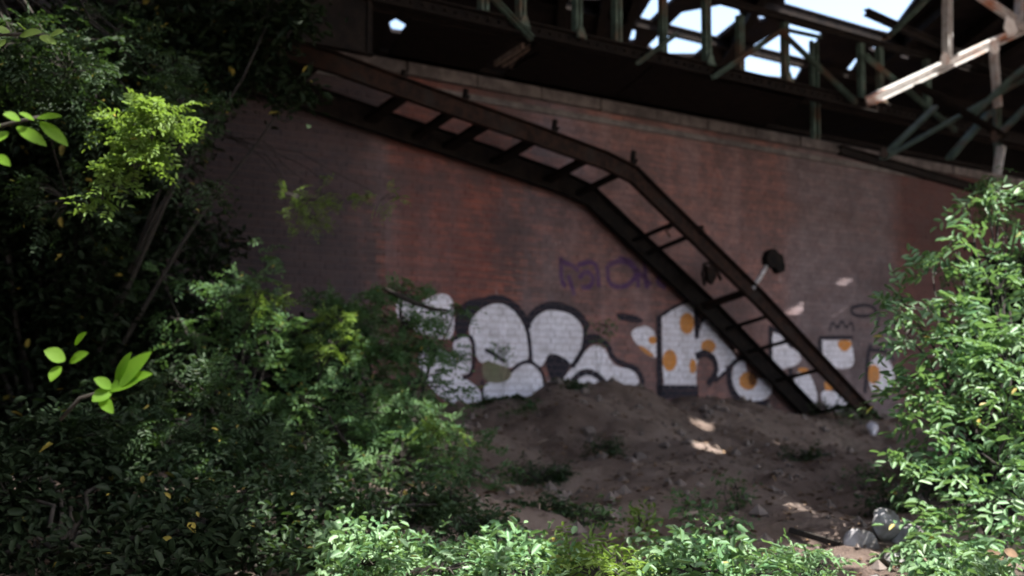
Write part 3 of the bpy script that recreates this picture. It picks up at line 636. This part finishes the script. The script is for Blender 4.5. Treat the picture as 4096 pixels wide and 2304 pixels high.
def plant(name, label, cat, base_px, lobes, mat='leaf', ls=.03, nl=11, length=.16, group=None, stems=True, simple=False, foliage='foliage', cluster=5, trunk_r=.02, base=None, wr=.42, flat=.3, dens=1.0):
    """lobes: (px, py, depth, rx_px, ry_px, count)"""
    bx = base if base is not None else None
    if bx is None:
        p = at_depth(base_px[0], base_px[1], base_px[2]); bx = Vector((p.x, p.y, gz1(p.x, p.y)-.03))
    root = empty(name, bx); tag(root, label, cat, group); C = []; Dr = []; tw = MB(); sm = MB()
    for lb in lobes:
        if isinstance(lb[0], Vector): c, rxm, rym, cnt = lb
        else: px, py, dep, rx, ry, cnt = lb[:6]; c = at_depth(px, py, dep); rxm = rx/F*dep; rym = ry/F*dep
        rm = (rxm+rym)/2
        if stems:
            mid = bx.lerp(c, .55)+Vector((random.uniform(-.1, .1), random.uniform(-.1, .1), .12)); pts = [bx.lerp(mid, i/4)+Vector((random.uniform(-.02, .02),)*3) for i in range(4)]+[mid.lerp(c, i/3)+Vector((random.uniform(-.03, .03), 0, random.uniform(-.02, .02))) for i in range(4)]
            sm.tube(pts, [trunk_r*(1-i/9) for i in range(8)], 5)
        ncl = max(3, int(cnt*dens)//cluster)
        for k in range(ncl):
            v = rng.normal(0, 1, 3); v = v/np.linalg.norm(v)*rng.uniform(.25, 1.0)**.6
            q_ = np.array(c)+v*np.array([rxm, rm*.9, rym]); out = unit(v*np.array([1, 1, flat])+rng.normal(0, .35, 3))
            tw.tube([c.lerp(Vector(q_), .2), c.lerp(Vector(q_), .65)+Vector((0, 0, .02)), Vector(q_)], [.006, .004, .0025], 3)
            for j in range(cluster):
                C.append(q_+rng.normal(0, .035, 3)); Dr.append(unit(out+rng.normal(0, .55, 3)*np.array([1, 1, .5])))
    C = np.array(C); Dr = np.array(Dr); n = len(C)
    if simple:
        k = nl; C2 = np.repeat(C, k, 0)+rng.normal(0, length*.4, (n*k, 3)); Dd = unit(np.repeat(Dr, k, 0)*.6+rng.normal(0, .6, (n*k, 3))*np.array([1, 1, .5])); N = unit(np.array([0, -.15, 1])+rng.normal(0, .45, (n*k, 3))); L = ls*rng.uniform(.4, 1.5, n*k); Wd = L*wr*1.5
        B = C2
    else: B, Dd, N, L, Wd = pinnate(C, Dr, np.full(n, length)*rng.uniform(.7, 1.2, n), nl, ls, wr)
    z = gz(B[:, 0], B[:, 1]); B[:, 2] = np.maximum(B[:, 2], z+.01)
    fo = link(foliage, leaves_mesh(foliage, B, Dd, N, L, Wd, mat), MAT[mat], root); tag(fo, kind='stuff')
    if stems:
        sm.smooth = True; sm.build('stem', MAT['bark'], root)
    t2 = tw.build('twig', MAT['bark'], root); tag(t2, kind='stuff')
    return root
# upper left tree overhanging the view
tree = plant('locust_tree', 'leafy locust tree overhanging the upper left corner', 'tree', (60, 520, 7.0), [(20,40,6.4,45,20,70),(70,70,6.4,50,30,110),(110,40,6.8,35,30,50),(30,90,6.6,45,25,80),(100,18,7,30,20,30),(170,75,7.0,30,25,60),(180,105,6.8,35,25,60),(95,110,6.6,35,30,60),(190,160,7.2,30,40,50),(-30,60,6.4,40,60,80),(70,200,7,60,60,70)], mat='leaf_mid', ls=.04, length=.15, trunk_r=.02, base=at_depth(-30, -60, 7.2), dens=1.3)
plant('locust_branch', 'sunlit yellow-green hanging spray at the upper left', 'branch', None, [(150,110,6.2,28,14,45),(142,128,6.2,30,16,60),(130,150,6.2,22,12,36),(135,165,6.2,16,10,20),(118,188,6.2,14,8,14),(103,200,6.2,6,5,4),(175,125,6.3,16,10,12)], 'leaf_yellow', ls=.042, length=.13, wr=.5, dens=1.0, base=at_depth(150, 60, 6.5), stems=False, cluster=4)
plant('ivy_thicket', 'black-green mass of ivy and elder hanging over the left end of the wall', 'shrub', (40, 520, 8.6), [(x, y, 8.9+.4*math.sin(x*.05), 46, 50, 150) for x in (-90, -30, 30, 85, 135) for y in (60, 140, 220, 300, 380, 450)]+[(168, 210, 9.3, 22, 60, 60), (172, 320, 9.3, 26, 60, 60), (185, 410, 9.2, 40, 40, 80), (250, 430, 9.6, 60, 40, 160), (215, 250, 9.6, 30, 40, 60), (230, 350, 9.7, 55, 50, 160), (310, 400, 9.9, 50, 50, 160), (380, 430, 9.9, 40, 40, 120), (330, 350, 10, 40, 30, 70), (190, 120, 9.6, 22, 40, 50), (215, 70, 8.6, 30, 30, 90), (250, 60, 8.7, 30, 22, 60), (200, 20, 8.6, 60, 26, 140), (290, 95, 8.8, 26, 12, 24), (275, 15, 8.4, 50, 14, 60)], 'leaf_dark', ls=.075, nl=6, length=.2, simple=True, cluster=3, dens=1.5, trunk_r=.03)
plant('added_thicket', 'dark thicket added beyond the right-hand shrub to shade the wall end', 'shrub', (1040, 520, 8.4), [(x, y, 8.6, 40, 44, 120) for x in (1010, 1070, 1130) for y in (300, 370, 440, 500)], 'leaf_dark', ls=.075, nl=6, length=.2, simple=True, cluster=3, dens=1.4, trunk_r=.03)  # added behind the shrub to darken the right end
plant('added_shade_tree', 'unseen foliage added beyond the left edge to block sky light', 'tree', (-200, 520, 5.0), [(-330, y, 5.2, 150, 130, 260) for y in (-250, -50, 150, 350)]+[(-700, y, 4.0, 200, 150, 200) for y in (-400, -100, 200)], 'leaf_dark', ls=.16, nl=6, length=.3, simple=True, cluster=3, trunk_r=.05)  # unseen foliage added to keep sky light off the left side
for k, (cx, cy, l) in enumerate(((-5.2, .6, 'unseen tree added left of the viewpoint to block sky light'), (-4.6, -3.4, 'unseen tree added behind the viewpoint on the left to block sky light'), (-9, 3.5, 'broad unseen tree added beyond the left edge below the bridge for shade'), (-10.5, 8.5, 'unseen tree added at the left end of the brick wall for shade'), (-.5, -6.5, 'unseen tree added behind the viewpoint to block sky light'))):
    plant('added_shade_tree', l, 'tree', None, [(Vector((cx+dx, cy+dy, z)), 1.5, 1.3, 150) for dx, dy in ((-.9, -.9), (.9, .9), (-.9, .9), (.9, -.9)) for z in (1.2, 3.3, 5.4)], 'leaf_dark', ls=.26, nl=6, length=.5, simple=True, cluster=3, trunk_r=.09, base=Vector((cx, cy, 0)), wr=.6)  # unseen crowns added around the viewpoint to darken the left side
# shrubs on the left
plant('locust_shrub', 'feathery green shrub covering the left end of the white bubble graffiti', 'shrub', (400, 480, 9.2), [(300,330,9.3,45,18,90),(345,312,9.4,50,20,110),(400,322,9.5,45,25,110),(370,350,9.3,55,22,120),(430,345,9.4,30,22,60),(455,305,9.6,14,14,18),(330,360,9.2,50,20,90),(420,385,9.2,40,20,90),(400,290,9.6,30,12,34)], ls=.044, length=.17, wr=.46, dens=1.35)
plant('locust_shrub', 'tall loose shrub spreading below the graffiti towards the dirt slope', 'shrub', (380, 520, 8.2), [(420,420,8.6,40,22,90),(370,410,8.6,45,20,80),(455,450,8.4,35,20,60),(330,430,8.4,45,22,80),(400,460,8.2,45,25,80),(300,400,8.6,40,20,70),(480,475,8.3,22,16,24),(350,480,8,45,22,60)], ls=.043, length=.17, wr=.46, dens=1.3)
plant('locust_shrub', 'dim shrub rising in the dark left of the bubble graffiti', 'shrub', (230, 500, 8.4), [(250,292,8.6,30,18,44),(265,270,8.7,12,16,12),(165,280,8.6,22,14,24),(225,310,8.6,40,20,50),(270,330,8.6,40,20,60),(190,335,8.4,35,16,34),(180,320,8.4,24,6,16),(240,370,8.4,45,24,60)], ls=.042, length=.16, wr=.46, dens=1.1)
plant('hanging_spray', 'faint green spray hanging in front of the grey left wall face', 'branch', None, [(300,200,8.9,28,12,36),(305,216,8.9,22,12,24),(345,200,9,24,7,18),(385,198,9.2,20,6,10),(320,196,9,12,8,12)], 'leaf_yellow', ls=.03, length=.12, base=at_depth(215, 130, 9.2), trunk_r=.006, cluster=4)
for l, (x, y, d) in (('yellow-green tip spray over the middle of the left shrub', (332, 344, 8.5)), ('small yellow-green spray above the left shrub', (330, 318, 8.6)), ('pale spray tip at the lower right of the left shrubs', (437, 432, 8.2)), ('yellowish spray at the upper left of the shrubs', (256, 296, 8.2))):
    plant('highlight_spray', l, 'branch', None, [(x, y, d, 20, 7, 22), (x+12, y+4, d, 10, 6, 10)], 'leaf_yellow', ls=.036, length=.13, base=at_depth(x-15, y+40, d+.2), trunk_r=.006, cluster=4)  # sun highlights on the shrubs, put in as yellower leaves
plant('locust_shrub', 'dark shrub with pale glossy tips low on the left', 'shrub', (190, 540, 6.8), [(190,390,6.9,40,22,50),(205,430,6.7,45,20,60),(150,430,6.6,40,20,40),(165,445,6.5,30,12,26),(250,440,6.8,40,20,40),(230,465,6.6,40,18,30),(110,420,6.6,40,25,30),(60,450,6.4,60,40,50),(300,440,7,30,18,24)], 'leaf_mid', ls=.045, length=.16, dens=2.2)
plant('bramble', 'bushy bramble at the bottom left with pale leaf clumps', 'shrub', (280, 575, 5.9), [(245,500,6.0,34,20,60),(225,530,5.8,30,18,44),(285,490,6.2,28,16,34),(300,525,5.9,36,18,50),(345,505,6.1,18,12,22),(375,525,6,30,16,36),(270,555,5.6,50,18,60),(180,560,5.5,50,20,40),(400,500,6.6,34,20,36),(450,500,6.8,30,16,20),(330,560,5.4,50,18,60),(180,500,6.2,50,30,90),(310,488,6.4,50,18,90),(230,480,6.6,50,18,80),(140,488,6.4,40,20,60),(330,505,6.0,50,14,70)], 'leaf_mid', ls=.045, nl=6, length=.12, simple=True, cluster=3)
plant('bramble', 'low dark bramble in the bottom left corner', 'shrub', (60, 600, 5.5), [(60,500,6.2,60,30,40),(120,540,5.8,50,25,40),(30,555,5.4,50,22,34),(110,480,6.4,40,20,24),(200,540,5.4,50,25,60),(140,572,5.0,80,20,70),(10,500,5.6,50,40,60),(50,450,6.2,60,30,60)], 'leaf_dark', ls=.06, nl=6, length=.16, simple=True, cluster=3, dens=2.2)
# right hand shrub
RS = [(988,205,7.4,10,14,10),(1000,190,7.4,4,12,5),(965,208,7.4,8,6,3),(1005,235,7.2,16,16,12),(955,242,7.3,14,6,8),(980,265,7.2,24,12,20),(935,275,7.2,16,8,12),(1000,290,7,26,22,40),(905,300,7.2,20,10,20),(935,310,7,36,18,50),(980,325,6.9,40,22,70),(905,335,7,22,14,24),(955,350,6.8,45,20,70),(1010,365,6.7,30,28,60),(915,375,7,26,18,30),(960,395,6.7,45,20,70),(1005,420,6.5,36,24,60),(955,435,6.6,40,18,50),(1000,465,6.4,40,22,60),(945,475,6.5,34,16,36),(985,505,6.2,48,20,70),(930,510,6.4,26,12,24),(1010,545,5.9,40,22,50),(960,545,6,34,14,34)]
plant('tall_shrub', 'bright leafy shrub filling the right edge from ground to bridge', 'shrub', (1000, 560, 6.6), RS, 'leaf_glossy', ls=.074, nl=7, dens=.62, wr=.46, length=.2, cluster=3, trunk_r=.018)
plant('sapling', 'thin sapling reaching above the right-hand shrub', 'sapling', (1015, 500, 7.5), [(985,222,7.6,16,14,14),(945,268,7.6,14,8,8),(978,290,7.6,22,12,16),(1015,255,7.6,14,16,12),(992,180,7.6,6,10,4)], 'leaf', ls=.04, nl=9, length=.14, trunk_r=.012)
# plants along the lower edge
lab = ['pale leafy weed at the lower edge beside the bottom left bramble', 'bright weed clump left of the bottom centre', 'low green weeds at bottom centre under the dark hollow', 'yellow-green weed clump right of the bottom centre', 'weed clump below the bare dirt path', 'bright weeds at the lower edge left of the grey rubble', 'weeds at the foot of the right-hand shrub']
for i, (px, py, w) in enumerate(((360, 550, 55), (440, 556, 50), (520, 560, 50), (600, 560, 50), (690, 558, 52), (790, 566, 50), (960, 572, 45))):
    plant('weed', lab[i], 'weed', (px, 576, 5.3), [(px-w*.5, py+6, 5.3, w*.4, 12, 50), (px, py, 5.5, w*.4, 13, 50), (px+w*.5, py+5, 5.2, w*.4, 12, 50), (px, py+14, 4.9, w*.9, 9, 60)], 'leaf_yellow' if i == 3 else 'leaf_glossy', ls=.045, nl=7, length=.12, simple=(i % 2 == 0), cluster=3, group='weeds along the lower edge', trunk_r=.006)
for i, (px, py, dep, w, h, c, l) in enumerate(((640, 522, 6.6, 14, 10, 14, 'small yellow-green weed above the lower foliage'), (735, 490, 8, 12, 16, 14, 'dark tuft on the middle of the dirt slope'), (722, 528, 6.4, 26, 12, 24, 'grey-green tuft below the bare slope'), (855, 412, 15.2, 22, 5, 26, 'green tuft between the feet of the staircase'), (590, 515, 6.8, 24, 12, 16, 'dark tuft in the hollow at bottom centre'), (520, 420, 12, 26, 8, 24, 'dark weeds at the left of the dirt mound'),
   (500, 350, 12.6, 10, 10, 16, 'weed growing up in front of the egg-shaped letter'), (600, 325, 13.2, 12, 14, 16, 'thin green sprig between bubble and dotted letters'), (690, 505, 7.4, 22, 9, 14, 'sparse grey tuft on the lower slope'), (860, 475, 9.5, 30, 9, 20, 'dark tuft on the slope right of the sunlit streak'))):
    plant('weed', l, 'weed', (px, py+h+4, dep), [(px, py, dep, w, h, c), (px+w*.5, py+h*.4, dep+.1, w*.5, h*.5, c//2)], 'leaf_yellow' if i == 0 else 'leaf', ls=.035, nl=6, length=.09, simple=True, cluster=3, trunk_r=.004)
tw = MB()
for i in range(420):
    x = rng.uniform(-4, 8); y = rng.uniform(5.2, 15.5)
    if (x*M.x+y*M.y) > O.dot(M)-.25: continue
    a = rng.uniform(0, 6.28); L = rng.uniform(.05, .28); x2 = x+math.cos(a)*L; y2 = y+math.sin(a)*L
    tw.tube([(x, y, gz1(x, y)+.008), ((x+x2)/2, (y+y2)/2, gz1((x+x2)/2, (y+y2)/2)+.02), (x2, y2, gz1(x2, y2)+.01)], [.004, .005, .003], 4)
tag(tw.build('fallen_twigs', MAT['wood']), 'thin fallen twigs scattered on the dirt slope', 'twigs', kind='stuff')
for i, (px, py, dep, w, h, c, l) in enumerate(((572, 412, 12.6, 14, 6, 20, 'dark weeds on top of the dirt mound'), (602, 448, 10.9, 18, 6, 20, 'dark tuft below the mound near the embedded stone'), (800, 458, 11, 26, 6, 26, 'dark low tuft right of the sunlit streaks'), (540, 478, 9.4, 30, 12, 40, 'dark tuft between left shrub and slope'), (545, 512, 7.6, 34, 12, 44, 'dark tangle at the left of the bottom hollow'), (425, 505, 6.9, 40, 12, 70, 'dark low growth between the left shrub and the lower edge weeds'), (470, 525, 6.3, 34, 10, 50, 'dark low growth left of the bottom centre weeds'), (885, 505, 8.4, 30, 10, 34, 'dark tuft above the grey rubble'), (500, 410, 12.4, 24, 6, 26, 'dark weeds at the foot of the small white bubble'), (930, 470, 9.2, 26, 14, 40, 'dark growth under the left side of the tall shrub'), (830, 408, 15.6, 24, 5, 24, 'green weeds around the lower staircase foot'))):
    plant('weed', l, 'weed', (px, py+h+2, dep), [(px, py, dep, w, h, c*2), (px+w*.6, py+h*.3, dep+.1, w*.5, h*.5, c)], 'leaf_mid', ls=.035, nl=6, length=.09, simple=True, cluster=3, trunk_r=.004)
# big leaves close to the camera on the left
def big_leaves(name, label, dep, items, stalk, mat='leaf_bright'):
    root = empty(name, at_depth(*stalk[0], dep)); tag(root, label, 'branch')
    mb = MB(); mb.smooth = True; mb.tube([at_depth(x, y, dep+.01) for x, y in stalk], .004, 6); mb.build('leaf_stalk', MAT['bark'], root)
    for x0, y0, x1, y1, w in items:
        a = at_depth(x0, y0, dep); b = at_depth(x1, y1, dep-.03); d = b-a; L = d.length; d.normalize(); n0 = Vector((random.uniform(-.2, .2), -1, .55)).normalized(); s = d.cross(n0).normalized(); n = s.cross(d); W = w/F*dep
        vs = []; K = 9
        for i in range(K+1):
            t = i/K; ww = W/2*math.sin(math.pi*min(1, t*.97+.03))**.75; c = a+d*(L*t)-n*(L*.12*t*t)
            vs += [c-s*ww+n*ww*.25, c, c+s*ww+n*ww*.25]
        fs = [(3*i+j, 3*i+j+1, 3*i+j+4, 3*i+j+3) for i in range(K) for j in (0, 1)]
        m2 = MB(); m2.smooth = True; m2.add(vs, fs); m2.build('leaf', MAT[mat], root)
big_leaves('near_leaf_spray', 'bright green oval leaflets close up at the left edge', 2.6, [(17,127,45,143,13),(40,122,67,143,13),(37,118,60,114,9),(8,132,-8,142,14),(20,120,4,113,12),(0,126,-22,118,14),(-4,155,9,164,10),(34,120,20,112,8)], [(-40,130),(0,126),(20,121),(40,117)])
big_leaves('near_leaf_twig', 'lit yellow-green toothed leaf cluster close up at the lower left', 2.7, [(112,392,147,350,20),(108,390,138,378,14),(116,384,128,352,12),(122,382,150,372,12),(112,390,92,400,15),(112,388,95,378,12),(100,396,112,412,12),(75,345,84,332,9),(65,360,45,350,16),(70,362,86,352,12),(60,366,50,380,12)], [(60,420),(80,398),(108,390),(126,376)])
big_leaves('near_leaf_twig', 'pale leaves close up beside the upper left corner', 2.9, [(10,32,-8,28,12),(20,36,40,30,12),(40,36,55,42,10),(25,30,18,22,9),(50,36,62,30,10),(5,40,-6,48,10)], [(-30,36),(0,35),(30,34),(50,36)], 'leaf_yellow')
mb = MB(); rt = empty('dead_branch', at_depth(395, 292, 9)); tag(rt, 'dark bare branch crossing before the leftmost bubble letter', 'branch'); mb.smooth = True; mb.tube([at_depth(x, y, 9) for x, y in ((386,289),(398,295),(415,303),(432,309),(448,310))], [.014, .022, .02, .015, .008], 7); mb.build('branch', MAT['bark'], rt)
# ---------------------------------------------------------------- rubble, boards, litter
def rock(name, label, px, py, dep, sx, sy, sz, mat='stone', cat='rock', seed=0, rotz=0, lift=.3, group=None, p=None):
    p = p or at_depth(px, py, dep); bm = bmesh.new(); bmesh.ops.create_icosphere(bm, subdivisions=3, radius=1); r = random.Random(seed)
    planes = [(Vector((r.gauss(0, 1), r.gauss(0, 1), r.gauss(0, 1))).normalized(), r.uniform(.42, .8)) for _ in range(13)]
    for v in bm.verts:
        for n, d in planes:
            e = v.co.dot(n)-d
            if e > 0: v.co -= n*e
        v.co *= 1+r.uniform(-.02, .02); v.co = Vector((v.co.x*sx, v.co.y*sy, v.co.z*sz))
    me = bpy.data.meshes.new(name); bm.to_mesh(me); bm.free(); me.materials.append(MAT[mat]); o = bpy.data.objects.new(name, me); COL.objects.link(o)
    o.location = (p.x, p.y, gz1(p.x, p.y)+sz*lift); o.rotation_euler = (r.uniform(-.2, .2), r.uniform(-.2, .2), rotz); return tag(o, label, cat, group)
G = 'grey rubble stones at the lower right'
for i, (px, py, dep, sx, sz, l) in enumerate(((862, 546, 6.6, .11, .09, 'small grey stone at the left end of the rubble pile'), (882, 536, 6.7, .13, .11, 'rounded grey stone at the middle of the rubble pile'), (908, 532, 6.7, .17, .12, 'largest pale stone topping the rubble pile'), (925, 540, 6.5, .12, .09, 'pale stone at the right end of the rubble pile'), (897, 556, 6.1, .14, .09, 'shaded stone at the front of the rubble pile'), (868, 568, 5.8, .12, .08, 'low stone at the lower edge below the rubble pile'))):
    rock('rubble_stone', l, px, py, dep, sx, sx*.8, sz, seed=i+1, rotz=i, cat='stone', group=G)
for i, (px, py, dep, sx, l) in enumerate(((608, 512, 7.4, .15, 'grey angular stone in the hollow at bottom centre'), (590, 508, 7.6, .12, 'dark stone on the left of the bottom centre hollow'), (703, 512, 7.4, .06, 'small pinkish stone on the lower dirt slope'), (640, 455, 10.4, .13, 'embedded stone on the slope under the mound'), (590, 432, 11.6, .12, 'brown lump just below the dirt mound'), (935, 448, 11, .10, 'dark stone beside the right-hand shrub'), (600, 540, 6.2, .12, 'brown stone above the lower centre weeds'), (555, 470, 10, .12, 'dark stone at the left of the slope'))):
    rock('stone', l, px, py, dep, sx, sx*.8, sx*.6, mat='clod', seed=i+20, rotz=i*.7, cat='stone')
# crumpled white bag and pale boards at the foot of the stairs
def crumple(name, label, px, py, dep, sx, sy, sz, mat, cat, seed):
    o = rock(name, label, px, py, dep, sx, sy, sz, mat, cat, seed, lift=.75); r = random.Random(seed)
    for v in o.data.vertices: v.co *= 1+.18*math.sin(v.co.x*55+seed)*math.sin(v.co.z*47+1)+r.uniform(-.05, .05)
    return o
crumple('plastic_bag', 'crumpled whitish plastic bag at the foot of the staircase', 873, 430, 14.6, .10, .09, .12, 'bag', 'bag', 5)
def board(label, a, b, dep, w=.08, t=.02, mat='wood', dep2=None, name='board'):
    p = at_depth(*a, dep); q2 = at_depth(*b, dep2 or dep); p.z = gz1(p.x, p.y)+.035; q2.z = gz1(q2.x, q2.y)+.035
    mb = MB(); d = (q2-p).normalized(); mb.bar(p, q2, w, t, d.cross(Vector((0, 0, 1)))); return tag(mb.build(name, MAT[mat]), label, 'board')
board('pale thin board lying nearest the white bag', (857, 441), (884, 447), 13.2, .09, mat='bag', dep2=13); board('lower pale board below the white bag', (862, 449), (892, 452), 12.4, .06, mat='bag')
board('weathered plank lying below the grey rubble at lower right', (902, 545), (942, 562), 6.3, .06, .03, dep2=5.9); board('second weathered plank running into the lower right weeds', (925, 560), (968, 574), 6.0, .07, .03, dep2=5.7)
board('dark stick half buried on the lower dirt slope', (790, 533), (840, 545), 6.8, .03, .03, 'bark', 6.6)
board('thin pale lath on the dirt left of the grey tuft', (684, 513), (698, 512), 7.3, .03, .015)
# yellow fallen leaf cluster
o = big_leaves('yellow_leaf_sprig', 'orange-yellow withered leaves at the right edge near the bottom', 5.4, [(985,552,1004,556,9),(1004,550,1018,556,9),(990,560,1012,564,8)], [(975,556),(990,556),(1004,558)], 'litter')
# leaf litter and pebbles
n = 16000; bx = rng.uniform(-6, 10, n); by = rng.uniform(4.5, 17, n); keep = (np.stack([bx, by], 1)@np.array([M.x, M.y])) < (O.dot(M)-.1); bx = bx[keep]; by = by[keep]; n = len(bx)
bz = gz(bx, by)+.008; Dd = unit(np.stack([rng.normal(0, 1, n), rng.normal(0, 1, n), rng.normal(0, .15, n)], 1)); N = unit(np.stack([rng.normal(0, .3, n), rng.normal(0, .3, n), np.ones(n)], 1)); L = rng.uniform(.025, .07, n)
tag(link('leaf_litter', leaves_mesh('leaf_litter', np.stack([bx, by, bz], 1), Dd, N, L, L*.6, None), MAT['litter']), 'brown dead leaves scattered over the dirt slope', 'leaf litter', kind='stuff')
n = 2200; bx = rng.uniform(-5, 9, n); by = rng.uniform(5, 16.5, n); keep = (np.stack([bx, by], 1)@np.array([M.x, M.y])) < (O.dot(M)-.1); bx = bx[keep]; by = by[keep]; bz = gz(bx, by); mb = MB()
for x, y, z in zip(bx, by, bz):
    s = random.choice((.012, .015, .02, .03, .045, .07)); j = lambda: random.uniform(.6, 1.2)*s
    vs = [(x+j(), y, z), (x, y+j(), z), (x-j(), y, z), (x, y-j(), z), (x, y, z+j()*.9), (x, y, z-s)]
    mb.add(vs, [(0, 1, 4), (1, 2, 4), (2, 3, 4), (3, 0, 4), (1, 0, 5), (2, 1, 5), (3, 2, 5), (0, 3, 5)])
tag(mb.build('pebbles', MAT['clod']), 'small stones scattered over the dirt slope', 'pebbles', kind='stuff')
